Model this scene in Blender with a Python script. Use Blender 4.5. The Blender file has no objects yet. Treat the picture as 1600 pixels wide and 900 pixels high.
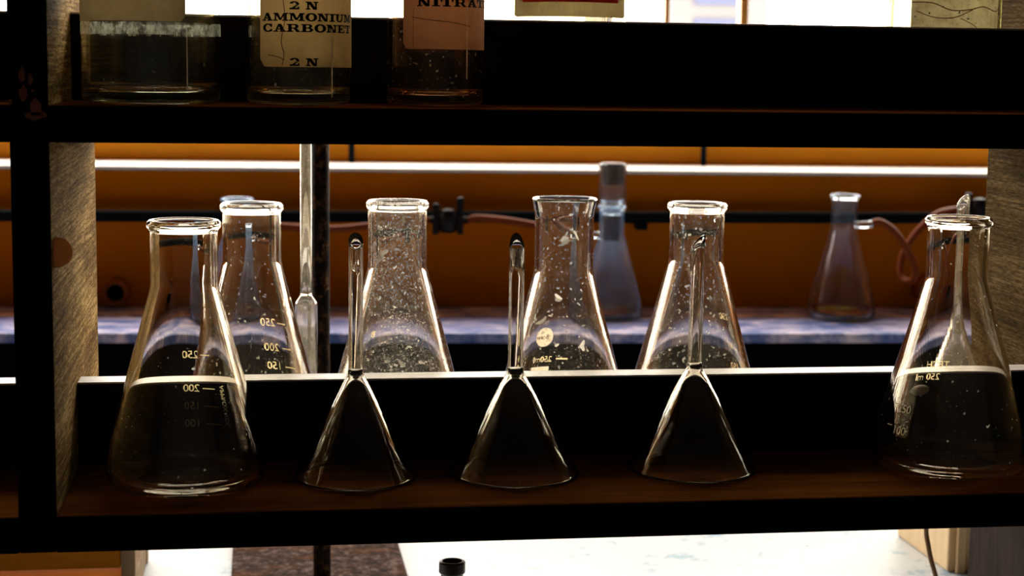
import bpy, bmesh, math, random
from mathutils import Vector, Matrix
random.seed(7)
sc = bpy.context.scene
COL = sc.collection
PI = math.pi

# ------------------------------------------------------------------ camera
S = 1.10                      # height of the lower rack shelf above the floor
CAM = Vector((-0.0209, -0.8849, S + 0.2313))
PITCH, ROLL, YAW, FPX = 0.1266, 0.0133, 0.1487, 2680.0
fw = Vector((math.sin(YAW)*math.cos(PITCH), math.cos(YAW)*math.cos(PITCH), -math.sin(PITCH)))
r0 = Vector((math.cos(YAW), -math.sin(YAW), 0)); u0 = r0.cross(fw)
rt = math.cos(ROLL)*r0 + math.sin(ROLL)*u0
up = -math.sin(ROLL)*r0 + math.cos(ROLL)*u0
cd = bpy.data.cameras.new('camera'); cam = bpy.data.objects.new('camera', cd); COL.objects.link(cam)
cam.matrix_world = Matrix(((rt.x, up.x, -fw.x, CAM.x), (rt.y, up.y, -fw.y, CAM.y), (rt.z, up.z, -fw.z, CAM.z), (0, 0, 0, 1)))
cd.sensor_width = 36.0; cd.lens = 36.0*FPX/1600.0
cd.clip_start = 0.02; cd.clip_end = 200
cd.dof.use_dof = True; cd.dof.focus_distance = 0.99; cd.dof.aperture_fstop = 15.0
sc.camera = cam

# ------------------------------------------------------------------ sky and exposure
SKY = 13.0
w = bpy.data.worlds.new('world'); sc.world = w; w.use_nodes = True
bg = w.node_tree.nodes['Background']
bg.inputs['Color'].default_value = (1.0, 0.93, 0.80, 1); bg.inputs['Strength'].default_value = SKY
sc.view_settings.view_transform = 'Standard'; sc.view_settings.look = 'None'
sc.view_settings.exposure = 0.0; sc.view_settings.gamma = 1.0
try: sc.view_settings.use_curve_mapping = False
except Exception: pass
cy = sc.cycles
cy.max_bounces = 28; cy.transmission_bounces = 24; cy.glossy_bounces = 8; cy.diffuse_bounces = 5; cy.transparent_max_bounces = 24

# the far wall has a frame of its own, turned a little against the rack
TH = -0.0640; WO = Vector((0, 1.345, 0))
def W(x, y, z):
    return Vector((math.cos(TH)*x - math.sin(TH)*y, math.sin(TH)*x + math.cos(TH)*y + WO.y, z))

# ------------------------------------------------------------------ materials
M = {}
class NT:
    def __init__(s, name):
        m = bpy.data.materials.new(name); m.use_nodes = True; M[name] = m; s.m = m
        s.t = m.node_tree; s.t.nodes.clear(); s.out = s.n('ShaderNodeOutputMaterial')
    def n(s, typ, **kw):
        nd = s.t.nodes.new(typ)
        for k, v in kw.items():
            if k in nd.inputs: nd.inputs[k].default_value = v
            else: setattr(nd, k, v)
        return nd
    def l(s, a, b): s.t.links.new(a, b)
    def coord(s, scale=(1, 1, 1), rot=(0, 0, 0), loc=(0, 0, 0)):
        tc = s.n('ShaderNodeTexCoord'); mp = s.n('ShaderNodeMapping')
        mp.inputs['Scale'].default_value = scale; mp.inputs['Rotation'].default_value = rot; mp.inputs['Location'].default_value = loc
        s.l(tc.outputs['Object'], mp.inputs['Vector']); return mp.outputs['Vector']
    def noise(s, vec, scale, detail=4, rough=0.6, dist=0.0):
        nd = s.n('ShaderNodeTexNoise'); nd.inputs['Scale'].default_value = scale; nd.inputs['Detail'].default_value = detail
        nd.inputs['Roughness'].default_value = rough; nd.inputs['Distortion'].default_value = dist
        s.l(vec, nd.inputs['Vector']); return nd.outputs['Fac']
    def ramp(s, fac, stops, interp='LINEAR'):
        nd = s.n('ShaderNodeValToRGB'); cr = nd.color_ramp; cr.interpolation = interp
        while len(cr.elements) < len(stops): cr.elements.new(0.5)
        for e, (p, c) in zip(cr.elements, stops):
            e.position = p; e.color = (c, c, c, 1) if isinstance(c, (int, float)) else (*c, 1)
        s.l(fac, nd.inputs['Fac']); return nd.outputs['Color']
    def math(s, op, a, b):
        nd = s.n('ShaderNodeMath', operation=op)
        for i, v in enumerate((a, b)):
            if isinstance(v, (int, float)): nd.inputs[i].default_value = v
            else: s.l(v, nd.inputs[i])
        return nd.outputs[0]
    def mixc(s, fac, a, b):
        nd = s.n('ShaderNodeMix', data_type='RGBA')
        for i, v in ((0, fac), (6, a), (7, b)):
            if isinstance(v, (int, float)): nd.inputs[i].default_value = v
            elif isinstance(v, tuple): nd.inputs[i].default_value = (*v, 1)
            else: s.l(v, nd.inputs[i])
        return nd.outputs[2]
    def princ(s, col, rough=0.5, metal=0.0, spec=0.5, bump=None, bstr=0.3, bdist=0.001):
        p = s.n('ShaderNodeBsdfPrincipled'); p.inputs['Metallic'].default_value = metal; p.inputs['Specular IOR Level'].default_value = spec
        if isinstance(col, tuple): p.inputs['Base Color'].default_value = (*col, 1)
        else: s.l(col, p.inputs['Base Color'])
        if isinstance(rough, (int, float)): p.inputs['Roughness'].default_value = rough
        else: s.l(rough, p.inputs['Roughness'])
        if bump is not None:
            b = s.n('ShaderNodeBump'); b.inputs['Strength'].default_value = bstr; b.inputs['Distance'].default_value = bdist
            s.l(bump, b.inputs['Height']); s.l(b.outputs['Normal'], p.inputs['Normal'])
        return p.outputs[0]
    def done(s, sh): s.l(sh, s.out.inputs['Surface']); return s.m

def wood(name, c1, c2, rough, scale, axis='x', spec=0.5, bstr=0.25):
    t = NT(name); sc3 = {'x': (1, 12, 12), 'z': (12, 12, 1)}[axis]
    v = t.coord(sc3); n1 = t.noise(v, scale, 6, 0.65, 0.3); n2 = t.noise(t.coord(sc3), scale*5, 3)
    f = t.math('ADD', t.math('MULTIPLY', n1, 0.7), t.math('MULTIPLY', n2, 0.3))
    col = t.ramp(f, [(0.36, c1), (0.64, c2)])
    return t.done(t.princ(col, rough, 0, spec, f, bstr, 0.0006))

def flat(name, col, rough=0.5, metal=0.0, spec=0.5, var=0.25, scale=40, bstr=0.1):
    t = NT(name); n = t.noise(t.coord(), scale, 5)
    c = t.mixc(n, tuple(x*(1-var) for x in col), tuple(min(1, x*(1+var)) for x in col))
    return t.done(t.princ(c, rough, metal, spec, n, bstr, 0.0005))

def glass(name, tint=(0.99, 0.972, 0.93), haze=0.02, speck=0.5, spots=0.0, dustcol=(0.75, 0.72, 0.66), seed=0.0, thr=0.66, streak=0.0):
    t = NT(name)
    g = t.n('ShaderNodeBsdfGlass'); g.inputs['Color'].default_value = (*tint, 1); g.inputs['Roughness'].default_value = 0.0; g.inputs['IOR'].default_value = 1.47
    v = t.coord(loc=(seed, seed*1.7, seed*0.3))
    big = t.ramp(t.noise(v, 28, 3), [(0.35, 0.25), (0.7, 1.0)])
    fine = t.ramp(t.noise(v, 700, 2, 0.7), [(thr, 0.0), (thr+0.06, 1.0)])
    mid = t.ramp(t.noise(v, 220, 3, 0.7), [(0.45, 0.0), (0.8, 1.0)])
    f = t.math('ADD', t.math('MULTIPLY', big, haze), t.math('MULTIPLY', t.math('MULTIPLY', fine, big), speck))
    f = t.math('ADD', f, t.math('MULTIPLY', mid, haze*1.5))
    dots = t.ramp(t.noise(v, 330, 1, 0.5), [(max(thr+0.06, 0.71), 0.0), (max(thr+0.08, 0.73), 1.0)])
    f = t.math('ADD', f, t.math('MULTIPLY', dots, speck))
    if spots:
        sp = t.ramp(t.noise(v, 75, 1.5, 0.5, 0.6), [(0.71, 0.0), (0.725, 1.0)])
        f = t.math('ADD', f, t.math('MULTIPLY', sp, spots))
    if streak:
        st = t.ramp(t.noise(t.coord((1, 1, 0.05), loc=(seed, 0, 0)), 260, 2), [(0.55, 0.0), (0.75, 1.0)])
        f = t.math('ADD', f, t.math('MULTIPLY', st, streak))
    f = t.math('MINIMUM', f, 0.9)
    d = t.n('ShaderNodeBsdfDiffuse'); d.inputs['Color'].default_value = (*dustcol, 1)
    tr = t.n('ShaderNodeBsdfTranslucent'); tr.inputs['Color'].default_value = (*dustcol, 1)
    mx = t.n('ShaderNodeMixShader'); mx.inputs[0].default_value = 0.6; t.l(d.outputs[0], mx.inputs[1]); t.l(tr.outputs[0], mx.inputs[2])
    m2 = t.n('ShaderNodeMixShader'); t.l(f, m2.inputs[0]); t.l(g.outputs[0], m2.inputs[1]); t.l(mx.outputs[0], m2.inputs[2])
    return t.done(m2.outputs[0])

def paper(name, col, col2, trans=0.5, scale=60, crack=False):
    t = NT(name); v = t.coord(); n = t.noise(v, scale, 6, 0.7)
    c = t.mixc(t.ramp(n, [(0.35, 0.0), (0.7, 1.0)]), col, col2)
    if crack:
        s2 = t.ramp(t.noise(v, 500, 2), [(0.66, 0.0), (0.7, 1.0)]); c = t.mixc(s2, c, (0.04, 0.03, 0.03))
    d = t.n('ShaderNodeBsdfDiffuse'); t.l(c, d.inputs['Color'])
    tr = t.n('ShaderNodeBsdfTranslucent'); t.l(c, tr.inputs['Color'])
    mx = t.n('ShaderNodeMixShader'); mx.inputs[0].default_value = trans
    t.l(d.outputs[0], mx.inputs[1]); t.l(tr.outputs[0], mx.inputs[2])
    return t.done(mx.outputs[0])

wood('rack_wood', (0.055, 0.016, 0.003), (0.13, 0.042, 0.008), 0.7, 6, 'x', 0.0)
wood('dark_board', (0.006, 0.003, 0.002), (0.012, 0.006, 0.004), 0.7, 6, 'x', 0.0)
wood('sheen_wood', (0.42, 0.38, 0.34), (0.66, 0.62, 0.58), 0.5, 9, 'x')  # pale colour imitating the window's reflection on the rail tops
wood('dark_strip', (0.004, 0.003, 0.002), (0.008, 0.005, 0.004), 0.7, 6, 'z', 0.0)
wood('crate_wood', (0.34, 0.115, 0.004), (0.46, 0.165, 0.008), 0.6, 7, 'x', 0.05)
wood('crate_post', (0.20, 0.13, 0.06), (0.34, 0.25, 0.15), 0.6, 9, 'z', 0.1)
wood('apron_bounce_orange', (0.70, 0.27, 0.010), (0.80, 0.33, 0.015), 0.6, 4, 'x', 0.1)  # brighter than the wall paint: bounce light put into the colour
wood('leg_paint', (0.022, 0.014, 0.012), (0.045, 0.030, 0.026), 0.7, 5, 'z', 0.05)
wood('cream_paint', (0.62, 0.42, 0.20), (0.75, 0.56, 0.32), 0.4, 4, 'z')
wood('frame_wood', (0.50, 0.22, 0.03), (0.62, 0.30, 0.05), 0.4, 6, 'z')
wood('chip_wood', (0.22, 0.05, 0.022), (0.38, 0.10, 0.05), 0.7, 12, 'x')
# sawn, unpainted panel wood with slanting saw marks
def sawn(name, k):
    t = NT(name)
    tc = t.n('ShaderNodeTexCoord'); m1 = t.n('ShaderNodeMapping'); m1.inputs['Rotation'].default_value = (-0.014, 0, 0); t.l(tc.outputs['Object'], m1.inputs['Vector'])
    def lay(sx, sy, sz, d):
        m2 = t.n('ShaderNodeMapping'); m2.inputs['Scale'].default_value = (sx, sy, sz); t.l(m1.outputs['Vector'], m2.inputs['Vector']); return t.noise(m2.outputs['Vector'], 1.0, d, 0.65, 0.2)
    f = t.math('ADD', t.math('ADD', t.math('MULTIPLY', lay(20, 14, 650, 3), 0.34), t.math('MULTIPLY', lay(60, 140, 1100, 3), 0.36)), t.math('MULTIPLY', lay(10, 9, 30, 4), 0.30))
    t.done(t.princ(t.ramp(f, [(0.38, tuple(x*k for x in (0.035, 0.018, 0.004))), (0.5, tuple(x*k for x in (0.16, 0.092, 0.026))), (0.62, tuple(x*k for x in (0.46, 0.31, 0.13)))]), 0.85, 0, 0.02, f, 0.8, 0.0012))
sawn('panel_wood', 1.25); sawn('end_wood_shaded', 0.34)  # end panels: same wood darkened, shade of grazing light put into the colour
t = NT('wall_paint'); n1 = t.noise(t.coord(), 3, 5); n2 = t.noise(t.coord(), 60, 4)
t.done(t.princ(t.mixc(n1, (0.48, 0.132, 0.0018), (0.58, 0.170, 0.0025)), 0.7, 0, 0.02, n2, 0.15, 0.001))
flat('room_paint', (0.012, 0.009, 0.007), 0.8, var=0.1, scale=4)
flat('floor_tile', (0.015, 0.010, 0.008), 0.6, var=0.2, scale=5)
flat('sill_paint', (0.85, 0.83, 0.80), 0.4, var=0.05, scale=30)
t = NT('bench_top'); n1 = t.noise(t.coord(), 14, 6, 0.7); n2 = t.noise(t.coord(), 90, 4)
t.done(t.princ(t.ramp(t.math('ADD', t.math('MULTIPLY', n1, 0.6), t.math('MULTIPLY', n2, 0.4)), [(0.37, (0.17, 0.30, 0.42)), (0.47, (0.46, 0.50, 0.54))]), 0.45, 0, 0.5, n2, 0.1, 0.0005))
flat('bench_body', (0.05, 0.03, 0.02), 0.6)
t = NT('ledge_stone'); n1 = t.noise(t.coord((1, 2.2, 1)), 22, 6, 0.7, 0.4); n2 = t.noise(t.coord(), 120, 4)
t.done(t.princ(t.ramp(n1, [(0.40, (0.05, 0.12, 0.42)), (0.5, (0.26, 0.30, 0.60)), (0.60, (0.72, 0.66, 0.85))]), 0.4, 0, 0.4, n2, 0.2, 0.0008))  # blue of the sky's light is put into the stone colour
flat('ledge_front_shade', (0.003, 0.0025, 0.003), 0.8, spec=0.0)  # shade of the side facing away from the window, put into the colour
flat('pipe_paint', (0.0025, 0.006, 0.009), 0.6, spec=0.04, var=0.4)
flat('valve_metal', (0.006, 0.005, 0.006), 0.4, spec=0.15, var=0.4)
flat('rubber_hose', (0.17, 0.032, 0.004), 0.5, spec=0.15, var=0.2, scale=80)
flat('stopper_rubber', (0.10, 0.045, 0.02), 0.6, var=0.3, scale=150)
t = NT('rod_iron'); n1 = t.noise(t.coord((1, 1, 0.6)), 160, 5, 0.75)
t.done(t.princ(t.ramp(n1, [(0.48, (0.004, 0.003, 0.003)), (0.58, (0.06, 0.024, 0.008)), (0.70, (0.26, 0.17, 0.08))]), 0.7, 0.0, 0.08, n1, 0.8, 0.0015))
t = NT('rust_plate'); n1 = t.noise(t.coord(), 130, 6, 0.75); n2 = t.noise(t.coord((1, 3, 1)), 16, 4)
c1 = t.ramp(n1, [(0.38, (0.008, 0.004, 0.003)), (0.5, (0.035, 0.017, 0.012)), (0.66, (0.17, 0.12, 0.11))])
t.done(t.princ(t.mixc(t.ramp(n2, [(0.5, 0.0), (0.68, 0.75)]), c1, (0.10, 0.032, 0.003)), 0.85, 0, 0.05, n1, 1.0, 0.003))
flat('collar_paint', (0.30, 0.085, 0.012), 0.6, spec=0.1)
flat('dark_bottle', (0.014, 0.008, 0.003), 0.3, var=0.3)
flat('cord_brown', (0.20, 0.085, 0.01), 0.5)
flat('ink', (0.006, 0.005, 0.005), 0.8, spec=0.1)
flat('facade', (0.085, 0.08, 0.085), 0.9, var=0.1, scale=1)
flat('facade_glass', (0.022, 0.030, 0.075), 0.4, var=0.2, scale=1)
paper('enamel', (0.92, 0.76, 0.44), (0.97, 0.84, 0.52), 0.5, 200)
paper('enamel_white', (0.72, 0.62, 0.50), (0.80, 0.70, 0.58), 0.55, 200)
paper('label_cream', (0.52, 0.35, 0.17), (0.62, 0.44, 0.24), 0.5, 40)
paper('label_pink', (0.46, 0.26, 0.16), (0.54, 0.32, 0.20), 0.42, 40)
paper('label_brown', (0.30, 0.20, 0.10), (0.42, 0.30, 0.16), 0.55, 50)
paper('label_dirty', (0.62, 0.56, 0.50), (0.34, 0.26, 0.21), 0.6, 90, True)
paper('label_tan', (0.34, 0.27, 0.14), (0.46, 0.38, 0.22), 0.5, 70)
paper('label_red', (0.35, 0.02, 0.01), (0.45, 0.03, 0.01), 0.5, 60)
paper('peg_amber', (0.55, 0.30, 0.14), (0.65, 0.38, 0.18), 0.6, 120)
paper('crease', (0.10, 0.05, 0.02), (0.16, 0.08, 0.03), 0.3, 200)
glass('glass_front', haze=0.001, speck=0.8, seed=1.0, thr=0.72)
glass('glass_front_right', haze=0.0015, speck=0.7, seed=5.0, thr=0.71, streak=0.008)
glass('glass_rear_clean', haze=0.004, speck=0.45, spots=0.1, seed=2.0, thr=0.67)
glass('glass_rear_dusty', haze=0.018, speck=0.7, spots=0.4, seed=3.0, thr=0.60, streak=0.015)
glass('glass_rear_stained', haze=0.007, speck=0.55, spots=0.7, seed=4.0, thr=0.65, streak=0.008)
glass('glass_rear_smeared', haze=0.007, speck=0.5, spots=0.15, seed=6.0, thr=0.65, streak=0.012)
glass('glass_funnel', haze=0.0008, speck=0.25, seed=7.0, thr=0.73, streak=0.003)
glass('glass_funnel_rear', haze=0.09, speck=0.4, seed=8.0, thr=0.62)
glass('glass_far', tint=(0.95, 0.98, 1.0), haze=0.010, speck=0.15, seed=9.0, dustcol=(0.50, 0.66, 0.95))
glass('glass_far_blue', tint=(0.94, 0.98, 1.0), haze=0.12, speck=0.15, seed=15.0, dustcol=(0.40, 0.62, 1.0))  # blue skylight on the far flasks is put into the dust colour
glass('glass_jar', tint=(0.97, 0.98, 0.93), haze=0.002, speck=0.3, seed=10.0, thr=0.69)
glass('glass_jar_yellow', tint=(0.97, 0.95, 0.86), haze=0.003, speck=0.2, seed=11.0)
glass('glass_jar_olive', tint=(0.955, 0.945, 0.80), haze=0.02, speck=0.3, seed=14.0)
glass('glass_jar_amber', tint=(0.96, 0.86, 0.74), haze=0.002, speck=0.3, seed=12.0)
glass('glass_tube', haze=0.09, speck=0.3, seed=13.0)
t = NT('base_tint_yellow'); g = t.n('ShaderNodeBsdfGlass'); g.inputs['Color'].default_value = (0.85, 0.62, 0.05, 1); g.inputs['IOR'].default_value = 1.33; t.done(g.outputs[0])  # yellow imitating the wall's orange seen through thick flask bases
t = NT('refracted_light'); v_ = t.coord((1, 1, 0.6)); f_ = t.ramp(t.noise(v_, 260, 4, 0.75), [(0.40, 0.02), (0.68, 0.55)])  # pale speckled band imitating light refracted in the bottle
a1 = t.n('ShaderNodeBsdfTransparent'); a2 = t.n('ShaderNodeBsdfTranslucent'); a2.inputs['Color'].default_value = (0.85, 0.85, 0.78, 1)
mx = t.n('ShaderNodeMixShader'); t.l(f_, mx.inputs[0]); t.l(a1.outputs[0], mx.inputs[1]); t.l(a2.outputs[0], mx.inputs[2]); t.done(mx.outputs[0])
t = NT('window_glass'); a1 = t.n('ShaderNodeBsdfTransparent'); a2 = t.n('ShaderNodeBsdfGlossy'); a2.inputs['Roughness'].default_value = 0.02
mx = t.n('ShaderNodeMixShader'); mx.inputs[0].default_value = 0.06; t.l(a1.outputs[0], mx.inputs[1]); t.l(a2.outputs[0], mx.inputs[2]); t.done(mx.outputs[0])

# ------------------------------------------------------------------ mesh helpers
def link(name, me, mat, parent=None, loc=(0, 0, 0), rotz=0.0):
    o = bpy.data.objects.new(name, me); COL.objects.link(o)
    if mat: me.materials.append(M[mat])
    o.location = loc; o.rotation_euler = (0, 0, rotz)
    if parent: o.parent = parent
    return o
def thing(name, label, cat, loc=(0, 0, 0), rotz=0.0, group=None):
    o = bpy.data.objects.new(name, None); COL.objects.link(o); o.empty_display_size = 0.02
    o.location = loc; o.rotation_euler = (0, 0, rotz); tag(o, label, cat, group); return o
def tag(o, label, cat, group=None):
    o['label'] = label; o['category'] = cat
    if group: o['group'] = group
    return o
def struct(o): o['kind'] = 'structure'; return o
def bm_mesh(bm, name, smooth=False):
    bmesh.ops.recalc_face_normals(bm, faces=bm.faces)
    me = bpy.data.meshes.new(name); bm.to_mesh(me); bm.free()
    if smooth:
        for p in me.polygons: p.use_smooth = True
    return me
def box_into(bm, x0, x1, y0, y1, z0, z1):
    vs = [bm.verts.new(p) for p in ((x0, y0, z0), (x1, y0, z0), (x1, y1, z0), (x0, y1, z0), (x0, y0, z1), (x1, y0, z1), (x1, y1, z1), (x0, y1, z1))]
    for f in ((0, 3, 2, 1), (4, 5, 6, 7), (0, 1, 5, 4), (1, 2, 6, 5), (2, 3, 7, 6), (3, 0, 4, 7)): bm.faces.new([vs[i] for i in f])
def box(name, x0, x1, y0, y1, z0, z1, mat, parent=None, loc=(0, 0, 0), rotz=0.0, bev=0.0, seg=2):
    bm = bmesh.new(); box_into(bm, x0, x1, y0, y1, z0, z1)
    if bev: bmesh.ops.bevel(bm, geom=list(bm.edges), offset=bev, segments=seg, affect='EDGES', profile=0.5)
    return link(name, bm_mesh(bm, name), mat, parent, loc, rotz)
def fillet(pts):
    """pts: (r, z, radius) -> polyline with rounded corners"""
    out = []
    for i, (x, y, rad) in enumerate(pts):
        p = Vector((x, y))
        if rad <= 0 or i in (0, len(pts)-1): out.append((x, y)); continue
        a = Vector(pts[i-1][:2]) - p; b = Vector(pts[i+1][:2]) - p
        la, lb = a.length, b.length; a.normalize(); b.normalize()
        ang = a.angle(b)
        if ang > PI - 0.02: out.append((x, y)); continue
        d = min(rad/math.tan(ang/2), la*0.49, lb*0.49)
        n = max(3, int(math.degrees(PI-ang)/9))
        p0, p2 = p + a*d, p + b*d
        for k in range(n+1):
            u = k/n; q = p0*(1-u)**2 + p*2*u*(1-u) + p2*u*u
            out.append((q.x, q.y))
    return out
def lathe_into(bm, prof, n=96, closed=False):
    rings = []
    for r, z in prof:
        if r < 1e-6: rings.append([bm.verts.new((0, 0, z))])
        else: rings.append([bm.verts.new((r*math.cos(2*PI*k/n), r*math.sin(2*PI*k/n), z)) for k in range(n)])
    m = len(rings)
    for i in range(m if closed else m-1):
        A, B = rings[i], rings[(i+1) % m]
        if len(A) == 1 and len(B) == 1: continue
        for k in range(n):
            k2 = (k+1) % n
            if len(A) == 1: bm.faces.new((A[0], B[k], B[k2]))
            elif len(B) == 1: bm.faces.new((A[k], A[k2], B[0]))
            else: bm.faces.new((A[k], A[k2], B[k2], B[k]))
def lathe(name, prof, mat, parent=None, loc=(0, 0, 0), n=96, closed=False, rotz=0.0):
    bm = bmesh.new(); lathe_into(bm, prof, n, closed)
    return link(name, bm_mesh(bm, name, True), mat, parent, loc, rotz)
def catmull(pts, k=10):
    P = [Vector(p) for p in pts]; P = [P[0]*2-P[1]] + P + [P[-1]*2-P[-2]]; out = []
    for i in range(1, len(P)-2):
        for j in range(k):
            u = j/k; a, b, c, d = P[i-1], P[i], P[i+1], P[i+2]
            out.append(0.5*((2*b) + (c-a)*u + (2*a-5*b+4*c-d)*u*u + (3*b-a-3*c+d)*u**3))
    out.append(P[-2]); return out
def tube_into(bm, path, r, n=12, cap=True):
    path = [Vector(p) for p in path]; rings = []; side = None
    for i, p in enumerate(path):
        tg = (path[min(i+1, len(path)-1)] - path[max(i-1, 0)]).normalized()
        if side is None:
            side = tg.cross(Vector((0.3, 0.2, 0.93))); side.normalize()
        side = (side - tg*side.dot(tg)).normalized(); s2 = tg.cross(side)
        rr = r[i] if isinstance(r, (list, tuple)) else r
        rings.append([bm.verts.new(p + (side*math.cos(2*PI*k/n) + s2*math.sin(2*PI*k/n))*rr) for k in range(n)])
    for A, B in zip(rings, rings[1:]):
        for k in range(n): bm.faces.new((A[k], A[(k+1) % n], B[(k+1) % n], B[k]))
    if cap: bm.faces.new(rings[0][::-1]); bm.faces.new(rings[-1])
def tube(name, path, r, mat, parent=None, loc=(0, 0, 0), n=12, rotz=0.0):
    bm = bmesh.new(); tube_into(bm, path, r, n)
    return link(name, bm_mesh(bm, name, True), mat, parent, loc, rotz)

# ---- flat print wrapped on a turned surface: polygons in (x, y) metres -> surface of radius rad(z) at angle phi
def wrap(name, polys, radf, phi, zc, mat, parent, off=0.00012, slope=1.0):
    bm = bmesh.new()
    for poly in polys:
        vs = []
        for x, y in poly:
            z = zc + y*slope; r = radf(z) + off; a = phi + x/r
            vs.append(bm.verts.new((r*math.cos(a), r*math.sin(a), z)))
        try: bm.faces.new(vs)
        except ValueError: pass
    me = bpy.data.meshes.new(name); bm.to_mesh(me); bm.free()
    return link(name, me, mat, parent)
def text_polys(s, size, rot=0.0):
    cu = bpy.data.curves.new('lettering', 'FONT'); cu.body = s; cu.size = size; cu.align_x = 'CENTER'; cu.align_y = 'CENTER'; cu.resolution_u = 3
    ob = bpy.data.objects.new('lettering', cu); COL.objects.link(ob)
    dg = bpy.context.evaluated_depsgraph_get(); me = ob.evaluated_get(dg).to_mesh()
    c, sn = math.cos(rot), math.sin(rot)
    pv = [(v.co.x*c - v.co.y*sn, v.co.x*sn + v.co.y*c) for v in me.vertices]
    out = [[pv[i] for i in p.vertices] for p in me.polygons]
    ob.evaluated_get(dg).to_mesh_clear(); bpy.data.objects.remove(ob); bpy.data.curves.remove(cu)
    return out
def grid_rect(x0, x1, y0, y1, nx=6, ny=1):
    return [[(x0+(x1-x0)*i/nx, y0+(y1-y0)*j/ny), (x0+(x1-x0)*(i+1)/nx, y0+(y1-y0)*j/ny), (x0+(x1-x0)*(i+1)/nx, y0+(y1-y0)*(j+1)/ny), (x0+(x1-x0)*i/nx, y0+(y1-y0)*(j+1)/ny)] for i in range(nx) for j in range(ny)]
def ellipse_polys(cx, cy_, rx, ry, n=28, wob=0.0):
    out = []; nr = 5
    def P(j, k):
        a = 2*PI*k/n; q = j/nr*(1 + wob*math.sin(3*a+1) + wob*0.6*math.sin(5*a))
        return (cx + rx*q*math.cos(a), cy_ + ry*q*math.sin(a))
    for j in range(nr):
        for k in range(n):
            if j == 0: out.append([P(0, 0), P(1, k), P(1, k+1)])
            else: out.append([P(j, k), P(j+1, k), P(j+1, k+1), P(j, k+1)])
    return out

# ---- heavy extended slab capitals for the bottle labels
def Rr(a, b, c, d): return grid_rect(a, c, b, d, 3, 1)
def Q(p0, p1, p2, p3):
    L = lambda a, b, u: (a[0]+(b[0]-a[0])*u, a[1]+(b[1]-a[1])*u); n = 3
    return [[L(p0, p1, i/n), L(p0, p1, (i+1)/n), L(p3, p2, (i+1)/n), L(p3, p2, i/n)] for i in range(n)]
def ring(cx, cy_, rx, ry, ix, iy, a0=0, a1=360, n=24):
    out = []; f = lambda a, x, y: (cx + x*math.cos(a), cy_ + y*math.sin(a)); k = max(4, int(n*(a1-a0)/360))
    for i in range(k):
        a = math.radians(a0+(a1-a0)*i/k); b = math.radians(a0+(a1-a0)*(i+1)/k)
        out.append([f(a, ix, iy), f(a, rx, ry), f(b, rx, ry), f(b, ix, iy)])
    return out
GL = {
 ' ': (0.7, []),
 'N': (1.62, Rr(0, .84, .5, 1)+Rr(.17, 0, .34, 1)+Rr(0, 0, .52, .16)+Q((.92, 0), (1.32, 0), (.55, 1), (.15, 1))+Rr(1.12, 0, 1.3, 1)+Rr(.94, .84, 1.48, 1)),
 'A': (1.62, Q((.2, .1), (.36, .1), (.84, 1), (.62, 1))+Q((.92, .1), (1.36, .1), (.92, 1), (.6, 1))+Rr(.42, .27, 1.0, .40)+Rr(0, 0, .56, .15)+Rr(.8, 0, 1.5, .15)),
 'M': (1.98, Rr(.18, 0, .34, 1)+Rr(1.32, 0, 1.66, 1)+Q((.78, .1), (1.0, .1), (.58, 1), (.2, 1))+Q((.78, .1), (.96, .1), (1.5, 1), (1.32, 1))+Rr(0, 0, .52, .16)+Rr(1.14, 0, 1.84, .16)+Rr(0, .84, .5, 1)+Rr(1.4, .84, 1.84, 1)),
 'O': (1.5, ring(.7, .5, .7, .53, .34, .37)),
 'I': (.92, Rr(.22, 0, .58, 1)+Rr(0, 0, .8, .16)+Rr(0, .84, .8, 1)),
 'U': (1.62, Rr(.16, .4, .52, 1)+Rr(1.12, .4, 1.28, 1)+ring(.72, .42, .56, .45, .3, .28, 180, 360)+Rr(0, .84, .68, 1)+Rr(.94, .84, 1.48, 1)),
 'C': (1.4, ring(.68, .5, .68, .53, .34, .37, 38, 325)+Rr(1.06, .6, 1.2, 1)+Rr(1.06, .06, 1.2, .36)),
 'R': (1.62, Rr(.16, 0, .5, 1)+Rr(0, 0, .66, .16)+Rr(0, .84, .85, 1)+Rr(.45, .42, .85, .56)+ring(.85, .71, .42, .29, .12, .15, -90, 90)+Q((1.1, 0), (1.5, 0), (1.05, .48), (.72, .48))),
 'B': (1.5, Rr(.16, 0, .5, 1)+Rr(0, 0, .85, .15)+Rr(0, .85, .82, 1)+Rr(.45, .44, .85, .57)+ring(.82, .75, .38, .25, .1, .12, -90, 90)+ring(.85, .28, .46, .28, .14, .14, -90, 90)),
 'E': (1.42, Rr(.16, 0, .5, 1)+Rr(0, 0, 1.26, .15)+Rr(0, .85, 1.22, 1)+Rr(.45, .43, .85, .57)+Rr(.76, .32, .88, .68)+Rr(1.12, 0, 1.26, .36)+Rr(1.08, .64, 1.22, 1)),
 'T': (1.5, Rr(.5, 0, .86, 1)+Rr(0, .84, 1.36, 1)+Rr(0, .58, .14, 1)+Rr(1.22, .58, 1.36, 1)+Rr(.28, 0, 1.08, .16)),
 '2': (1.25, ring(.55, .68, .55, .34, .22, .18, -20, 175)+Q((.05, .08), (.42, .08), (1.02, .58), (.72, .52))+Rr(0, 0, 1.1, .22)+Rr(.98, .1, 1.12, .36)),
}
def slab_text(s, width, height):
    x = 0; P = []
    for ch in s:
        wd, pl = GL[ch]
        P += [[(px+x, py) for px, py in poly] for poly in pl]; x += wd
    x -= 0.14; k = width/x
    P = P + [[(px+0.07, py) for px, py in poly] for poly in P]
    return [[((px - x/2)*k, (py - 0.5)*height) for px, py in poly] for poly in P]

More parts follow.
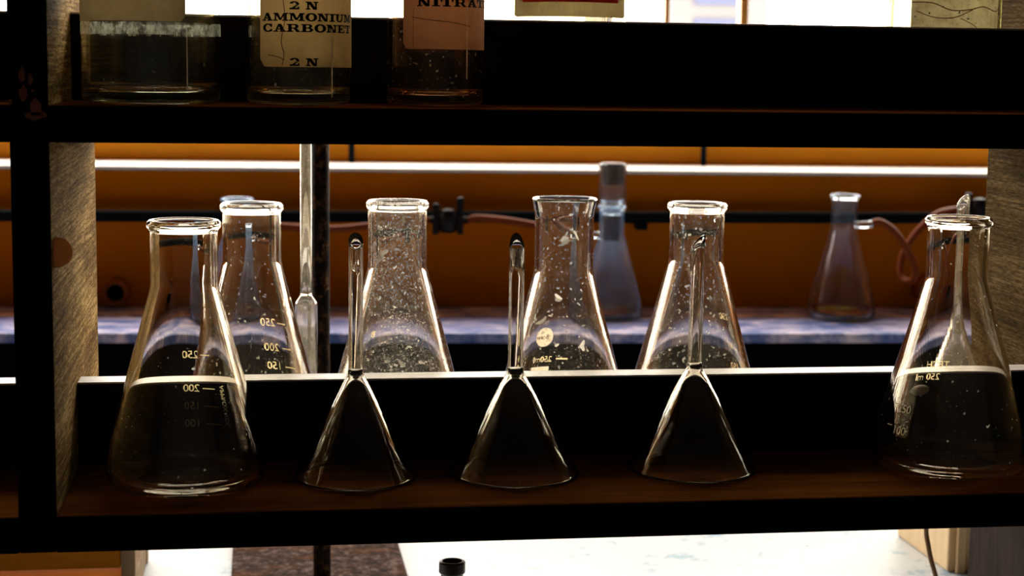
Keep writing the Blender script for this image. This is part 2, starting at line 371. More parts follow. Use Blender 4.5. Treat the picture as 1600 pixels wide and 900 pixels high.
# ------------------------------------------------------------------ the room
B = S - 0.20                       # bench top
SILL = S + 0.1020; WB = S + 0.148; WT = S + 1.70
LEDGE = S - 0.078
struct(box('floor', -2.6, 3.4, -2.8, 2.2, -0.1, 0, 'floor_tile'))
struct(box('ceiling', -2.6, 3.4, -2.8, 2.2, 3.0, 3.1, 'room_paint'))
struct(box('wall_left', -2.7, -2.6, -2.8, 2.2, 0, 3.0, 'room_paint'))
struct(box('wall_right', 3.4, 3.5, -2.8, 2.2, 0, 3.0, 'room_paint'))
struct(box('wall_back', -2.7, 3.5, -2.9, -2.8, 0, 3.0, 'room_paint'))
bm = bmesh.new()
box_into(bm, -2.9, 3.7, 0.0, 0.17, 0, SILL - 0.005)
box_into(bm, -2.9, 3.7, 0.17, 0.36, 0, WB)
box_into(bm, -2.9, -2.45, 0.0, 0.36, WB, 3.0)
box_into(bm, 3.15, 3.7, 0.0, 0.36, WB, 3.0)
box_into(bm, -2.45, 3.15, 0.0, 0.36, WT, 3.0)
struct(link('wall_far', bm_mesh(bm, 'wall_far'), 'wall_paint', None, WO, TH))
# window, widened and heightened out of view to brighten the glass edges
win = bpy.data.objects.new('window_1', None); COL.objects.link(win); win.location = WO; win.rotation_euler = (0, 0, TH); struct(win)
box('window_sill', -2.44, 3.14, 0.001, 0.169, SILL - 0.0045, SILL + 0.0005, 'sill_paint', win, bev=0.001)
box('apron_bounce', -2.44, 3.14, 0.158, 0.1695, SILL + 0.001, WB - 0.001, 'apron_bounce_orange', win, bev=0.001)  # added board, its bright orange imitates bounce light from the sill
box('bottom_rail', -2.45, 3.15, 0.20, 0.235, WB, WB + 0.035, 'frame_wood', win, bev=0.002)
box('top_rail', -2.45, 3.15, 0.20, 0.235, WT - 0.05, WT, 'frame_wood', win, bev=0.002)
mull = [-2.43, -1.5, -0.66, 0.5438, 0.6548, 1.55, 2.35, 3.13]; mw = [0.02, 0.006, 0.006, 0.0035, 0.0055, 0.006, 0.006, 0.02]
for x, hw in zip(mull, mw):
    box('mullion', x - hw, x + hw, 0.205, 0.232, WB + 0.035, WT - 0.05, 'frame_wood', win, bev=0.001)
for i in range(len(mull)-1):
    box('pane', mull[i] + mw[i], mull[i+1] - mw[i+1], 0.217, 0.220, WB + 0.035, WT - 0.05, 'window_glass', win)
for x in (0.0995, 0.5865):
    tube('stay_bar', [(x, 0.13, SILL + 0.0005), (x, 0.13, WB - 0.012), (x, 0.145, WB + 0.005), (x, 0.20, WB + 0.012)], 0.0042, 'pipe_paint', win, n=12)
# daylight guided through the opening
pl = bpy.data.lights.new('window_portal', 'AREA'); pl.shape = 'RECTANGLE'; pl.size = 5.6; pl.size_y = WT - WB
try: pl.cycles.is_portal = True
except Exception: pass
po = bpy.data.objects.new('window_portal', pl); COL.objects.link(po); po.location = W(0.35, 0.30, (WT+WB)/2)
po.rotation_euler = (PI/2, 0, TH + PI); po.rotation_euler = (-PI/2, 0, TH)
# building across the street
bld = thing('apartment_building', 'pale building with bluish windows seen blurred through the window', 'building', (4.3, 15.5, 0))
box('facade_wall', -0.35, 0.62, 0, 3, -1, 12, 'facade', bld)
for k, z in enumerate((0.4, 1.72, 1.98, 2.24, 2.5, 2.76)):
    box('facade_window', -0.12, 0.34, -0.02, 0.02, z, z + 0.13, 'facade_glass', bld)

# ledge along the far wall
led = bpy.data.objects.new('trim_1', None); COL.objects.link(led); led.location = WO; led.rotation_euler = (0, 0, TH); struct(led)
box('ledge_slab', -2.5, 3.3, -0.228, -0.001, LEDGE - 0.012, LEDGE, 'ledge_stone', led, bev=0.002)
box('ledge_apron', -2.5, 3.3, -0.226, -0.001, B - 0.12, LEDGE - 0.0125, 'ledge_front_shade', led)

# bench
bench = thing('lab_bench', 'white topped laboratory bench carrying the dark rack', 'bench', (0.4, 0.3, 0))
box('worktop', -1.9, 1.7, -0.55, 0.62, B - 0.04, B, 'bench_top', bench, bev=0.003)
box('cabinet_body', -1.85, 1.65, -0.50, 0.58, 0.0, B - 0.0405, 'bench_body', bench)

# ------------------------------------------------------------------ reagent rack
H2 = S + 0.2109; HD = 0.0492; D0, D1, DEP = 0.1142, 0.1342, 0.2498; T = 0.0188
XL, XR = -0.1238, 0.4825; XE = -0.72
rack = thing('reagent_rack', 'dark wooden two-tier rack with back rails holding the glassware', 'rack', (0, 0, B))
def rbox(name, x0, x1, y0, y1, z0, z1, mat, bev=0.0012): return box(name, x0, x1, y0, y1, z0 - B, z1 - B, mat, rack, bev=bev)
for z in (S, H2):
    for x0, x1 in ((XL, XR), (XE, XL - T)):
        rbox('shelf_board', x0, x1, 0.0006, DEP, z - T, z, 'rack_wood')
        rbox('front_shade', x0, x1, -0.0005, 0.0005, z - T, z - 0.0004, 'dark_strip', 0.0002)  # thin added strip, its near-black colour is the unlit shelf front's shade
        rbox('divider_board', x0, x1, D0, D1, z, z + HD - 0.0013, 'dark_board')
        rbox('sheen_top_edge', x0, x1, D0 + 0.0002, D1 - 0.0002, z + HD - 0.0012, z + HD, 'sheen_wood', 0.0004)  # pale strip: window sheen on the rail is put into its colour
rbox('partition_panel', XL - T, XL, 0.0041, DEP, S - T, S + 0.42, 'panel_wood')
rbox('edge_strip', XL - T, XL, -0.0005, 0.004, S - T, S + 0.42, 'dark_strip', 0.001)
for x in (XR, XE - T):
    rbox('end_panel', x, x + T, 0.0041, DEP, S - T, S + 0.42, 'end_wood_shaded')
    rbox('edge_strip', x, x + T, -0.0005, 0.004, S - T, S + 0.42, 'dark_strip', 0.001)
    rbox('leg_panel', x, x + T, 0.0, DEP, B, S - T - 0.0002, 'leg_paint')
# worn patches where the paint of the partition's edge has chipped off
def chip(pts):
    bm = bmesh.new(); f = bm.faces.new([bm.verts.new((x, -0.0005, z)) for x, z in pts])
    r = bmesh.ops.extrude_face_region(bm, geom=[f])
    for v in r['geom']:
        if isinstance(v, bmesh.types.BMVert): v.co.y -= 0.0004
    link('bare_wood_patch', bm_mesh(bm, 'chip'), 'chip_wood', rack, (0, 0, S - B))
for cx, cz, rx, rz, sd in ((-.1358, .2255, .0017, .0042, 1), (-.1318, .2232, .0012, .0035, 2), (-.1352, .2165, .0022, .0042, 3), (-.1295, .2095, .0034, .0048, 4), (-.1305, .2052, .0046, .0022, 5), (-.1256, .2058, .0014, .0016, 6), (-.1308, .2178, .0009, .0008, 7), (-.1418, .2122, .0011, .0017, 8)):
    rnd = random.Random(sd); chip([(cx + rx*(0.65+0.5*rnd.random())*math.cos(a*PI/6), cz + rz*(0.65+0.5*rnd.random())*math.sin(a*PI/6)) for a in range(12)])
# round peg let into the partition's inner face
bm = bmesh.new(); lathe_into(bm, fillet([(0, 0, 0), (0.0062, 0.0, 0.001), (0.0078, 0.0015, 0.001), (0.0078, 0.004, 0.001), (0, 0.0045, 0)]), 32)
bmesh.ops.rotate(bm, verts=bm.verts, matrix=Matrix.Rotation(-PI/2, 3, 'X'))
link('round_peg', bm_mesh(bm, 'round_peg', True), 'peg_amber', rack, (XL + 0.0015, 0.012, S + 0.1353 - B))

# ------------------------------------------------------------------ conical flasks
def flask_profile(rb, rn, rr, zn, H, wt=0.0027, flare=False):
    outer = [(0, 0.0020, 0), (rb*0.55, 0.0010, 0.02), (rb-0.017, 0.0, 0.004), (rb+0.0016, 0.0012, 0.019), (rb-0.0012, 0.023, 0.02)]
    if flare: top = [(rn, zn, 0.016), (rn, H-0.012, 0.012), (rr-0.0004, H-0.003, 0.002), (rr, H-0.0012, 0.0012), (rr-0.0012, H, 0.001), (rr-0.0026, H-0.002, 0.001), (rn-wt, H-0.012, 0.012)]
    else: top = [(rn, zn, 0.018), (rn, H-0.0062, 0.002), (rr-0.0003, H-0.0042, 0.0016), (rr+0.0001, H-0.0020, 0.0018), (rr-0.0016, H, 0.0016), (rn-wt+0.0006, H-0.0006, 0.0014), (rn-wt, H-0.006, 0.004)]
    inner = [(rn-wt, zn, 0.018), (rb-0.0012-wt, 0.023, 0.02), (rb-wt+0.0012, 0.0038, 0.017), (rb-0.018, 0.0026, 0.004), (rb*0.55, 0.0032, 0.02), (0, 0.0040, 0)]
    return fillet(outer + top + inner)
def radf_from(rb, rn, zn):
    def f(z):
        if z >= zn: return rn
        return rn + (rb - 0.0012 - rn)*(zn - z)/(zn - 0.023)
    return f
def flask(name, label, x, y, rb, rn, rr, zn, H, mat, group, flare=False, z=S):
    t_ = thing(name, label, 'flask', (x, y, z), 0, group)
    b_ = lathe('glass_body', flask_profile(rb, rn, rr, zn, H, flare=flare), mat, t_, n=128)
    return t_, b_, radf_from(rb, rn, zn)
def far_phi(dx, r): return PI/2 - math.asin(max(-0.98, min(0.98, dx/r)))   # angle on the window side at sideways offset dx

FR, RR_ = 'conical flasks in the front row', 'conical flasks behind the rail'
# front left
fl, body, rf = flask('erlenmeyer_flask', 'clear conical flask at the left end of the front row, beside the partition', -0.0605, 0.0680, 0.0436, 0.0183, 0.0203, 0.111, 0.1475, 'glass_front', FR)
def marks(par, rf, items, size, X0):
    for s, dx, z, tick in items:
        ph = far_phi(dx - X0, rf(z)); wrap('graduation', text_polys(s, size), rf, ph, z, 'enamel', par)
        if tick:
            a, b = tick; pa, pb = far_phi(a - X0, rf(z)), far_phi(b - X0, rf(z)); r = rf(z)
            wrap('tick_mark', grid_rect((pb-pa)*r/2, -(pb-pa)*r/2, -0.00032, 0.00032, 6), rf, (pa+pb)/2, z, 'enamel', par)
X0 = -0.0605
marks(body, rf, [('250', -0.0590, 0.0676, (-0.0530, -0.0475)), ('200', -0.0588, 0.0472, (-0.0520, -0.0445)), ('150', -0.0584, 0.0363, (-0.0515, -0.0425)), ('100', -0.0582, 0.0254, (-0.0505, -0.0410))], 0.0066, X0)
wrap('lettering', text_polys('APPROX VOL', 0.0042, -PI/2), rf, far_phi(-0.0385 - X0, rf(0.037)), 0.0375, 'enamel', body)
# front right
fl, body, rf = flask('erlenmeyer_flask', 'clear conical flask at the right end of the front row, by the end panel', 0.3860, 0.0675, 0.0450, 0.0177, 0.0196, 0.113, 0.1495, 'glass_front_right', FR)
X0 = 0.3860
wrap('lettering', text_polys('TECH', 0.0060), rf, far_phi(0.3900 - X0, rf(0.0555)), 0.0560, 'enamel', body)
wrap('lettering', text_polys('250 ml', 0.0062), rf, far_phi(0.3845 - X0, rf(0.048)), 0.0480, 'enamel', body)
wrap('oval_patch', ellipse_polys(0, 0, 0.0070, 0.0036, 24), rf, far_phi(0.3805 - X0, rf(0.04)), 0.0395, 'enamel_white', body)
for s_, z_, a_ in (('150', 0.0385, -PI/2 - 1.12), ('100', 0.0262, -PI/2 - 1.13)):
    wrap('graduation', text_polys(s_, 0.0066), rf, a_, z_, 'enamel', body)
    wrap('tick_mark', grid_rect(-0.0022, 0.0022, -0.00032, 0.00032), rf, a_ - 0.20, z_ + 0.0022, 'enamel', body)
# rear row
RY = 0.1885
fl, body, rf = flask('erlenmeyer_flask', 'clear conical flask marked 250 and 200 behind the rail, next to the iron rod', -0.0240, RY, 0.0420, 0.0180, 0.0197, 0.111, 0.1475, 'glass_rear_clean', RR_)
X0 = -0.0240
marks(body, rf, [('250', -0.0138, 0.0685, (-0.0070, -0.0020)), ('200', -0.0112, 0.0517, (-0.0040, 0.0020)), ('150', -0.0092, 0.0392, (-0.002, 0.0050))], 0.0074, X0)
wrap('lettering', text_polys('APPROX VOL', 0.0042, -PI/2), rf, far_phi(0.0085 - X0, rf(0.045)), 0.045, 'enamel', body)
fl, body, rf = flask('erlenmeyer_flask', 'dusty speckled conical flask behind the leftmost upturned funnel', 0.0665, RY, 0.0428, 0.0184, 0.0198, 0.107, 0.1493, 'glass_rear_dusty', RR_)
wrap('lettering', text_polys('B', 0.0060), rf, far_phi(0.0520 - 0.0665, rf(0.0605)), 0.0600, 'enamel', body)
fl, body, rf = flask('erlenmeyer_flask', 'stained conical flask with a flared lip and a round white patch behind the rail', 0.1732, RY, 0.0420, 0.0188, 0.0209, 0.104, 0.1513, 'glass_rear_stained', RR_, True)
X0 = 0.1732
wrap('round_patch', ellipse_polys(0, 0, 0.0066, 0.0066, 28), rf, far_phi(0.1655 - X0, rf(0.0567)), 0.0567, 'enamel_white', body)
wrap('lettering', text_polys('Boro', 0.0045), rf, far_phi(0.1645 - X0, rf(0.0567)), 0.0567, 'ink', body, off=0.00025)
wrap('lettering', text_polys('Boro', 0.0045), rf, far_phi(0.1645 - X0, rf(0.0567)), 0.0567, 'ink', body, off=0.00006)
wrap('lettering', text_polys('250ml', 0.0058), rf, far_phi(0.1650 - X0, rf(0.041)), 0.0410, 'enamel', body)
wrap('tick_mark', grid_rect(-0.004, 0.004, -0.0005, 0.0005), rf, far_phi(0.1790 - X0, rf(0.0413)), 0.0413, 'enamel', body)
wrap('square_patch', grid_rect(-0.007, 0.007, -0.005, 0.005, 8, 2), rf, far_phi(0.1630 - X0, rf(0.031)), 0.0310, 'enamel_white', body)
fl, body, rf = flask('erlenmeyer_flask', 'smeared conical flask behind the funnel with the slanting cut tip', 0.2600, RY, 0.0432, 0.0175, 0.0194, 0.1105, 0.1483, 'glass_rear_smeared', RR_)
X0 = 0.2600
marks(body, rf, [('250', 0.2850, 0.0719, None), ('200', 0.2915, 0.0523, None), ('150', 0.2945, 0.0383, None)], 0.0062, X0)
wrap('square_patch', grid_rect(-0.006, 0.006, -0.008, 0.008, 8, 2), rf, far_phi(0.2955 - X0, rf(0.036)) - 0.35, 0.0360, 'enamel_white', body)

# ------------------------------------------------------------------ upturned funnels
def funnel(label, x, y, rbase, zc, ztop, rs, cut, mat, rotz, group, flarer=0.010, wt=0.0011):
    t_ = thing('glass_funnel', label, 'funnel', (x, y, S + 0.0006), rotz, group)
    cone = fillet([(rbase-0.0006, 0.0, 0), (rbase, 0.0007, 0.0004), (rbase-0.0010, 0.0024, 0.002), (rs, zc, flarer), (rs, zc+0.0245, 0)])
    inner = fillet([(rs-wt, zc+0.0245, 0), (rs-wt, zc-0.0016, flarer), (rbase-0.0026, 0.0024, 0.002), (rbase-0.0016, 0.0, 0)])
    n = 64
    # stem: rings end on a plane slanting over the x axis
    prof_o = cone[:-1]; prof_i = inner[1:]
    bm = bmesh.new(); rings = []
    def ring_(r, z, sl=0.0): return [bm.verts.new((r*math.cos(2*PI*k/n), r*math.sin(2*PI*k/n), z + sl*r*math.cos(2*PI*k/n))) for k in range(n)]
    for r, z in prof_o: rings.append(ring_(r, z))
    for u in (0.35, 0.7, 0.9): rings.append(ring_(rs, zc + (ztop-zc)*u, 0))
    rings.append(ring_(rs, ztop - cut*rs, cut)); rings.append(ring_(rs-wt*0.5, ztop - cut*rs + 0.0003, cut)); rings.append(ring_(rs-wt, ztop - cut*rs, cut))
    for u in (0.9, 0.7, 0.35): rings.append(ring_(rs-wt, zc + (ztop-zc)*u, 0))
    for r, z in prof_i: rings.append(ring_(r, z))
    for i in range(len(rings)):
        A, B_ = rings[i], rings[(i+1) % len(rings)]
        for k in range(n): bm.faces.new((A[k], A[(k+1) % n], B_[(k+1) % n], B_[k]))
    link('glass_body', bm_mesh(bm, 'funnel', True), mat, t_)
    return t_
FG = 'upturned glass funnels in the front row'
funnel('clear upturned glass funnel in the front row, leftmost of the three', 0.0338, 0.0710, 0.0350, 0.0605, 0.1390, 0.0041, 1.1, 'glass_funnel', PI/2, FG)
funnel('clear upturned glass funnel in the front row, middle of the three', 0.1250, 0.0715, 0.0378, 0.0600, 0.1388, 0.0044, 2.2, 'glass_funnel', PI/2, FG)
f3 = funnel('upturned glass funnel with the slanting cut tip, rightmost in the front row', 0.2308, 0.0735, 0.0378, 0.0612, 0.1375, 0.0042, 1.15, 'glass_funnel', 0.25, FG)
for ch in f3.children: wrap('lettering', text_polys('BOROSIL', 0.0058), lambda z: 0.0042 + (0.0368-0.0042)*(0.0612-z)/(0.0612-0.0024), PI/2 - 0.25 - 0.12, 0.0085, 'glass_funnel_rear', ch)
funnel('cloudy upturned glass funnel behind the right end flask', 0.4400, 0.1880, 0.0360, 0.0700, 0.1530, 0.0042, 1.2, 'glass_funnel_rear', 0.5, 'funnel behind the rail', 0.05)

# ------------------------------------------------------------------ reagent bottles on the upper shelf
def bottle(label, x, y, r, h, mat, group, corner=0.006, stopmat='stopper_rubber'):
    t_ = thing('reagent_bottle', label, 'bottle', (x, y, H2), 0, group)
    rn = r*0.42; wt = 0.0024
    prof = fillet([(0, 0.0035, 0), (r*0.6, 0.0022, 0.02), (r-0.008, 0.0, 0.003), (r, 0.0008, corner), (r, h-0.028, 0.022), (rn, h-0.004, 0.012), (rn, h+0.012, 0.003), (rn+0.004, h+0.016, 0.003), (rn+0.003, h+0.02, 0.002), (rn-wt, h+0.02, 0.001),
                   (rn-wt, h-0.004, 0.012), (r-wt, h-0.030, 0.02), (r-wt, 0.006, corner), (r*0.6, 0.0062, 0.02), (0, 0.0078, 0)])
    b_ = lathe('glass_body', prof, mat, t_, n=96)
    lathe('stopper', fillet([(0, h+0.002, 0), (rn-wt-0.0008, h+0.002, 0.001), (rn-wt-0.0002, h+0.0205, 0), (rn+0.003, h+0.0210, 0.002), (rn+0.004, h+0.030, 0.003), (0, h+0.031, 0)]), stopmat, t_, n=40)
    return t_, b_
def label_polys(wd, ht, cr, nx=28, ny=10):
    out = []
    def Y(x):   # rounded lower corners
        e = max(0, abs(x) - (wd/2 - cr)); return -ht/2 + (cr - math.sqrt(max(0, cr*cr - e*e)))
    for i in range(nx):
        xa = -wd/2 + wd*i/nx; xb = -wd/2 + wd*(i+1)/nx
        for j in range(ny):
            ya0, yb0 = Y(xa), Y(xb); u0_, u1_ = j/ny, (j+1)/ny
            out.append([(xa, ya0+(ht/2-ya0)*u0_), (xb, yb0+(ht/2-yb0)*u0_), (xb, yb0+(ht/2-yb0)*u1_), (xa, ya0+(ht/2-ya0)*u1_)])
    return out
BG, BR = 'reagent bottles on the front of the upper shelf', 'reagent bottles behind the upper rail'
def phi_front(deg): return -PI/2 + math.radians(deg) + YAW*0
bt, bb = bottle('clear wide glass bottle beside the partition on the upper shelf', -0.0764, 0.062, 0.0366, 0.150, 'glass_jar', BG, 0.010)
wrap('refraction_ring', grid_rect(-PI*0.0366, PI*0.0366, -0.0032, 0.0032, 90, 3), lambda z: 0.0366, phi_front(0), 0.0392, 'refracted_light', bb, off=0.0002)  # painted band for light refracted at a liquid surface
wrap('paper_label', label_polys(0.080, 0.055, 0.003), lambda z: 0.0366, phi_front(-30), 0.0428+0.0275, 'label_brown', bb, off=0.0003)
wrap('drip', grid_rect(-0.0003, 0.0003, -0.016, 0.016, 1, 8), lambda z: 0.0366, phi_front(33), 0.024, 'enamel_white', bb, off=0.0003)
bt, bb = bottle('glass bottle with the cream ammonium carbonate label', 0.0021, 0.060, 0.0281, 0.150, 'glass_jar_yellow', BG)
lb = wrap('paper_label', label_polys(0.0760, 0.070, 0.004), lambda z: 0.0281, phi_front(30), 0.0203+0.035, 'label_cream', bb, off=0.0003)
for s, z, wd in (('2 N', 0.0229, 0.0150), ('CARBONET', 0.0406, 0.0560), ('AMMONIUM', 0.0463, 0.0570), ('2 N', 0.0523, 0.0150)):
    wrap('printed_word', slab_text(s, wd, 0.0042), lambda z: 0.0281, phi_front(14 if len(s) > 3 else 4), z, 'ink', lb, off=0.0005)
def crease(parent, r, pts, wd=0.00022):
    P = catmull([(x, y, 0) for x, y in pts], 5); polys = []
    for a, b in zip(P, P[1:]):
        d = (b-a).normalized(); n_ = Vector((-d.y, d.x, 0))*wd
        polys.append([tuple((a-n_)[:2]), tuple((b-n_)[:2]), tuple((b+n_)[:2]), tuple((a+n_)[:2])])
    wrap('crease', polys, lambda z: r, -PI/2, 0.0, 'crease', parent, off=0.00055)
crease(lb, 0.0281, [(-0.0095, 0.021), (-0.0085, 0.027), (-0.0100, 0.034), (-0.0080, 0.045), (-0.009, 0.056)])
crease(lb, 0.0281, [(-0.0175, 0.0265), (-0.012, 0.0255), (-0.0085, 0.024)])
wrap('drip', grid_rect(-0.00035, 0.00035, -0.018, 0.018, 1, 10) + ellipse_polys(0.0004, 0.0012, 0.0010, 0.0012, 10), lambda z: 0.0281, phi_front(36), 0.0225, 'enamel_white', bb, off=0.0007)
bt, bb = bottle('amber glass bottle with the pinkish nitrate label', 0.0764, 0.060, 0.0264, 0.150, 'glass_jar_amber', BG)
lb = wrap('paper_label', label_polys(0.0700, 0.075, 0.003), lambda z: 0.0264, phi_front(29), 0.0307+0.0375, 'label_pink', bb, off=0.0003)
wrap('printed_word', slab_text('NITRATE', 0.0500, 0.0042), lambda z: 0.0264, phi_front(26), 0.0553, 'ink', lb, off=0.0005)
crease(lb, 0.0264, [(-0.016, 0.0475), (-0.005, 0.046), (0.006, 0.045), (0.018, 0.043)])
crease(lb, 0.0264, [(-0.0150, 0.031), (-0.0152, 0.040), (-0.0148, 0.052)], 0.00012)
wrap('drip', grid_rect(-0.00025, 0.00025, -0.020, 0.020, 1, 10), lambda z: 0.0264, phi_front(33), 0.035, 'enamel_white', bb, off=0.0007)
bt, bb = bottle('yellowish glass bottle behind the upper rail with a dark red label edge', 0.1731, 0.190, 0.0366, 0.150, 'glass_jar_yellow', BR)
lb = wrap('paper_label', label_polys(0.088, 0.060, 0.001), lambda z: 0.0366, phi_front(-5), 0.0528+0.03, 'label_tan', bb, off=0.0003)
wrap('red_print', grid_rect(-0.034, 0.034, 0, 0.012, 30, 2), lambda z: 0.0366, phi_front(-6), 0.0617, 'label_red', lb, off=0.0005)
bt, bb = bottle('glass bottle with the cracked dirty white label near the end panel', 0.4185, 0.190, 0.0388, 0.150, 'glass_jar_olive', BR)
lb = wrap('paper_label', label_polys(0.064, 0.10, 0.002), lambda z: 0.0388, phi_front(-2), 0.024+0.05, 'label_dirty', bb, off=0.0003)
crease(lb, 0.0388, [(-0.033, 0.066), (-0.020, 0.0655), (-0.008, 0.061), (0.004, 0.0615), (0.014, 0.0635), (0.026, 0.061), (0.032, 0.0645)], 0.00035)
crease(lb, 0.0388, [(-0.030, 0.0605), (-0.018, 0.0565), (-0.006, 0.0565), (0.006, 0.0615)], 0.0003)
crease(lb, 0.0388, [(-0.002, 0.0560), (0.006, 0.0525), (0.010, 0.050)], 0.00025)

# ------------------------------------------------------------------ rod stand, graduated tube and things on the bench
st = thing('retort_stand', 'rusty iron stand with an upright rod behind the rack', 'stand', (0.0295, 0.46, B))
box('base_plate', -0.073, 0.073, -0.05, 0.22, 0, 0.012, 'rust_plate', st, bev=0.002)
tube('rod', [(0, 0, 0.0125), (-0.0005, 0, 0.15), (-0.001, 0, 0.30), (-0.0015, 0, 0.44)], 0.0070, 'rod_iron', st, n=24)
tb = thing('graduated_tube', 'slender graduated glass tube standing behind the rail beside the iron rod', 'tube', (0.0108, 0.2360, S))
lathe('glass_body', fillet([(0, 0, 0), (0.0074, 0, 0.001), (0.0074, 0.078, 0.004), (0.0038, 0.083, 0.003), (0.0037, 0.186, 0), (0.0029, 0.186, 0), (0.0030, 0.084, 0.003), (0.0063, 0.0775, 0.003), (0.0063, 0.0015, 0.001), (0, 0.0015, 0)]), 'glass_tube', tb, n=40)
for k in range(60):
    long = k % 5 == 0
    wrap('scale_mark', grid_rect(-0.0016 if long else -0.0009, 0.0016 if long else 0.0009, -0.00016, 0.00016, 3), lambda z: 0.0038, -PI/2 - 0.75, 0.092 + k*0.0016, 'cord_brown', tb)
tag_b = thing('small_bottle', 'small dark bottle neck showing under the lower shelf', 'bottle', (0.0929, 0.10, B))
lathe('bottle_body', fillet([(0, 0, 0), (0.020, 0, 0.002), (0.020, 0.085, 0.012), (0.0066, 0.105, 0.006), (0.0066, 0.1335, 0.001), (0.0079, 0.1345, 0.0006), (0.0079, 0.1408, 0.0006), (0.0060, 0.1414, 0.0004), (0.0054, 0.138, 0.001), (0.0050, 0.105, 0.006), (0.017, 0.083, 0.01), (0.017, 0.003, 0.002), (0, 0.003, 0)]), 'dark_bottle', tag_b, n=40)
tag(tube('power_cord', catmull([(0.455, 0.262, S - 0.075), (0.4585, 0.270, S - 0.097), (0.4603, 0.270, S - 0.1066), (0.4630, 0.270, S - 0.118), (0.4672, 0.270, S - 0.1308), (0.474, 0.275, S - 0.150), (0.470, 0.30, S - 0.178), (0.44, 0.36, B + 0.0022), (0.36, 0.42, B + 0.0022), (0.30, 0.44, B + 0.0022)], 8), 0.0018, 'cord_brown', n=10), 'thin brown cord trailing onto the bench under the right of the shelf', 'cord')
cr = thing('slatted_crate', 'orange wooden slatted crate behind the lower left of the rack', 'crate', (-0.36, 0.45, B))
for z0, z1 in ((0.002, 0.026), (0.040, 0.086)):
    box('slat', -0.24, 0.232, 0.0, 0.008, z0, z1, 'crate_wood', cr, bev=0.001)
    box('slat', -0.24, 0.232, 0.152, 0.160, z0, z1, 'crate_wood', cr, bev=0.001)
    box('slat', 0.2345, 0.2425, 0.016, 0.144, z0, z1, 'crate_post', cr, bev=0.001)
for x in (-0.256, 0.2325):
    for y in (-0.001, 0.145): box('corner_post', x, x + 0.011, y, y + 0.016, 0, 0.09, 'crate_post', cr, bev=0.001)
box('bottom_board', -0.24, 0.232, 0.009, 0.151, 0.004, 0.012, 'crate_wood', cr)
cb = thing('cream_box', 'cream painted wooden box on the bench beside the right end panel', 'box', (0.655, 0.56, B))
box('carcass', -0.080, 0.08, -0.06, 0.06, 0.0, 0.10, 'cream_paint', cb, bev=0.002)
box('lid', -0.082, 0.082, -0.062, 0.062, 0.1005, 0.112, 'cream_paint', cb, bev=0.002)
for s in (-1, 1): box('rib', 0.02*s - 0.004 - 0.05, 0.02*s + 0.004 - 0.05, -0.066, -0.0605, 0.0, 0.10, 'cream_paint', cb, bev=0.001)

# ------------------------------------------------------------------ far wall: pipe, taps, hoses, flasks
def wt_thing(name, label, cat, x, y, z, group=None): return thing(name, label, cat, W(x, y, z), TH, group)
pp = wt_thing('gas_pipe', 'black horizontal pipe running along the orange wall', 'pipe', 0, -0.030, S)
tube('pipe_run', [(-2.0, 0, 0.036), (0, 0, 0.042), (0.9, 0, 0.0455), (3.0, 0, 0.052)], 0.0078, 'pipe_paint', pp, n=20)
for x in (-0.62, 0.47, 1.35): box('bracket', x, x + 0.016, 0.006, 0.029, 0.026, 0.040, 'pipe_paint', pp, bev=0.002)
def valve(label, x, z):
    v = wt_thing('gas_tap', label, 'tap', x, -0.050, S + z, 'gas taps on the pipe')
    lathe('tap_body', fillet([(0, -0.016, 0), (0.010, -0.015, 0.004), (0.0125, -0.004, 0.005), (0.0125, 0.006, 0.005), (0.009, 0.014, 0.004), (0, 0.016, 0)]), 'valve_metal', v, n=32)
    tube('tap_nozzle', [(-0.026, 0, 0.001), (-0.008, 0, 0.001), (0.008, 0, 0.001), (0.028, 0, 0.001)], [0.0042, 0.006, 0.006, 0.0042], 'valve_metal', v, n=14)
    for s, zt in ((-1, 0.022), (1, 0.030)):
        box('lever', s*0.0155 - 0.0045, s*0.0155 + 0.0045, -0.004, 0.004, -0.018, zt, 'valve_metal', v, bev=0.003, seg=3)
    tube('tap_stem', [(0, 0.003, 0.002), (0, 0.014, 0.002)], 0.005, 'valve_metal', v, n=12)
    return v
valve('dark gas tap with two levers between the left and middle rear flasks', 0.2236, 0.0395)
valve('dark gas tap on the pipe behind the right end flask', 0.9180, 0.0580)
def hose(label, pts):
    o = tube('rubber_hose', catmull([(x, y, z) for x, y, z in pts], 10), 0.0047, 'rubber_hose', None, WO + Vector((0, 0, S)), 14, TH); tag(o, label, 'hose', 'brown rubber hoses on the far ledge'); return o
hose('brown rubber hose running left from the gas tap past the iron rod', [(-0.010, -0.085, 0.0385), (0.0148, -0.08, 0.0335), (0.0783, -0.08, 0.0305), (0.1261, -0.07, 0.0345), (0.165, -0.06, 0.039), (0.199, -0.050, 0.0405)])
hose('brown rubber hose running right from the gas tap to the stoppered flask', [(0.2500, -0.050, 0.0405), (0.262, -0.055, 0.0435), (0.2948, -0.07, 0.0420), (0.3313, -0.08, 0.0369), (0.3743, -0.095, 0.0300), (0.393, -0.1, 0.0285)])
hose('brown rubber hose hanging in a loop from the side arm flask on the right', [(0.7600, -0.1, 0.0435), (0.7706, -0.1, 0.0450), (0.786, -0.102, 0.036), (0.7985, -0.106, 0.0206), (0.8135, -0.112, -0.0080), (0.8145, -0.110, -0.0260), (0.8070, -0.096, -0.0300), (0.8040, -0.086, -0.0165), (0.8105, -0.082, 0.0080), (0.8274, -0.080, 0.0325), (0.8540, -0.075, 0.0540), (0.893, -0.050, 0.0590)])
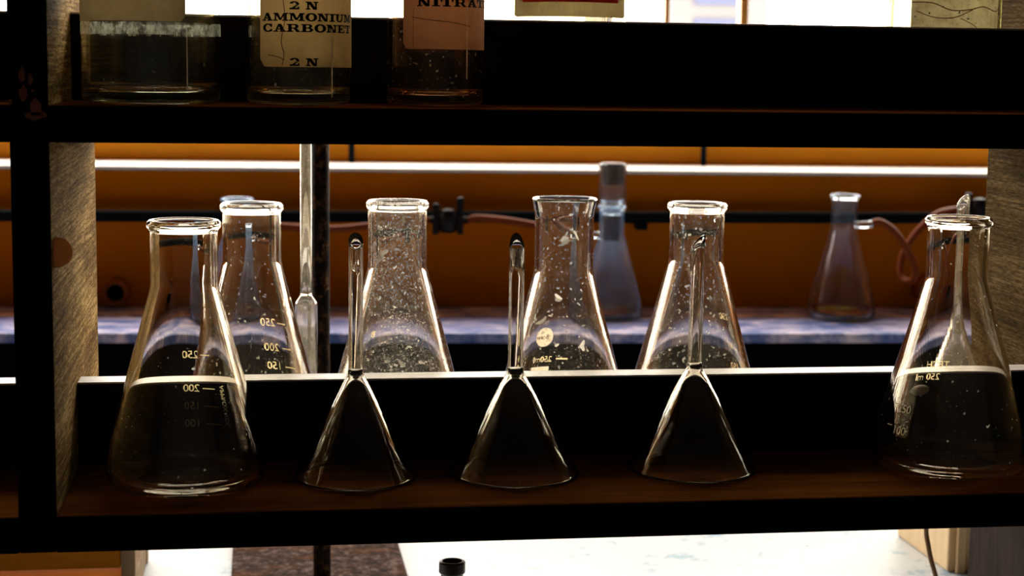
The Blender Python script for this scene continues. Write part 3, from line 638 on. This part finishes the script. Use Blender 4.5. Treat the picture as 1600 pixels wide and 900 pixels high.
for lab, x, z in (('open pipe stub on the orange wall beside the partition', -0.1992, -0.0581), ('open pipe stub on the orange wall near the hanging hose', 0.8646, -0.0521)):
    s = wt_thing('pipe_stub', lab, 'pipe', x, -0.001, S + z, 'pipe stubs on the far wall')
    bm = bmesh.new(); lathe_into(bm, fillet([(0.011, 0, 0), (0.0165, 0, 0), (0.0170, 0.022, 0.002), (0.0165, 0.024, 0.001), (0.0120, 0.024, 0.001), (0.011, 0.022, 0)]), 40, True)
    bmesh.ops.rotate(bm, verts=bm.verts, matrix=Matrix.Rotation(PI/2, 3, 'X')); link('collar', bm_mesh(bm, 'collar', True), 'collar_paint', s)
    bm = bmesh.new(); lathe_into(bm, [(0, 0.004), (0.0108, 0.004), (0.0108, 0.0), (0, 0.0)], 32)
    bmesh.ops.rotate(bm, verts=bm.verts, matrix=Matrix.Rotation(PI/2, 3, 'X')); link('dark_core', bm_mesh(bm, 'core', True), 'ink', s)
FF = 'filter flasks on the far ledge'
LZ = LEDGE
def far_flask(label, x, rb, rn, rr, zn, H, arm, armz, gm='glass_far_blue'):
    t_ = wt_thing('filter_flask', label, 'flask', x, -0.100, LZ, FF)
    lathe('glass_body', flask_profile(rb, rn, rr, zn, H, 0.0022), gm, t_, n=80)
    lathe('base_tint', fillet([(0, 0.0043, 0), (rb-0.0200, 0.0046, 0.004), (rb-0.0070, 0.0085, 0.004), (rb-0.0052, 0.0160, 0), (0, 0.0158, 0)]), 'base_tint_yellow', t_, n=64)  # added yellow layer for the wall colour refracted in the base
    tube('side_arm', [(arm*(rn-0.001), 0, armz), (arm*(rn+0.008), 0, armz+0.001), (arm*(rn+0.020), 0, armz+0.002)], [0.0048, 0.0044, 0.0050], 'glass_far', t_, n=20)
    return t_
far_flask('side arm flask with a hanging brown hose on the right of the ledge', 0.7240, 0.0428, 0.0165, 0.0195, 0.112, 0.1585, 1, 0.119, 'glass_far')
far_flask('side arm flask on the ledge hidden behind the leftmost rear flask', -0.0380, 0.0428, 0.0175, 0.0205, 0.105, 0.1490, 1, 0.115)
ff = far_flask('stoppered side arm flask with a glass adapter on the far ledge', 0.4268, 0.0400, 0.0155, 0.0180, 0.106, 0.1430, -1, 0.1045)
lathe('lower_stopper', fillet([(0, 0.098, 0), (0.0105, 0.098, 0.002), (0.0132, 0.130, 0.002), (0, 0.130, 0)]), 'stopper_rubber', ff, n=32)
ad = lathe('adapter', fillet([(0.0060, 0.1305, 0), (0.0125, 0.132, 0.002), (0.0130, 0.143, 0.003), (0.0172, 0.147, 0.003), (0.0175, 0.194, 0.002), (0.0160, 0.195, 0.001), (0.0155, 0.149, 0.003), (0.0110, 0.143, 0.002), (0.0045, 0.1335, 0)]), 'glass_far', ff, n=48, closed=True)
lathe('upper_stopper', fillet([(0, 0.168, 0), (0.0140, 0.168, 0.002), (0.0152, 0.192, 0.001), (0.0152, 0.1955, 0.002), (0, 0.1965, 0)]), 'stopper_rubber', ff, n=32)
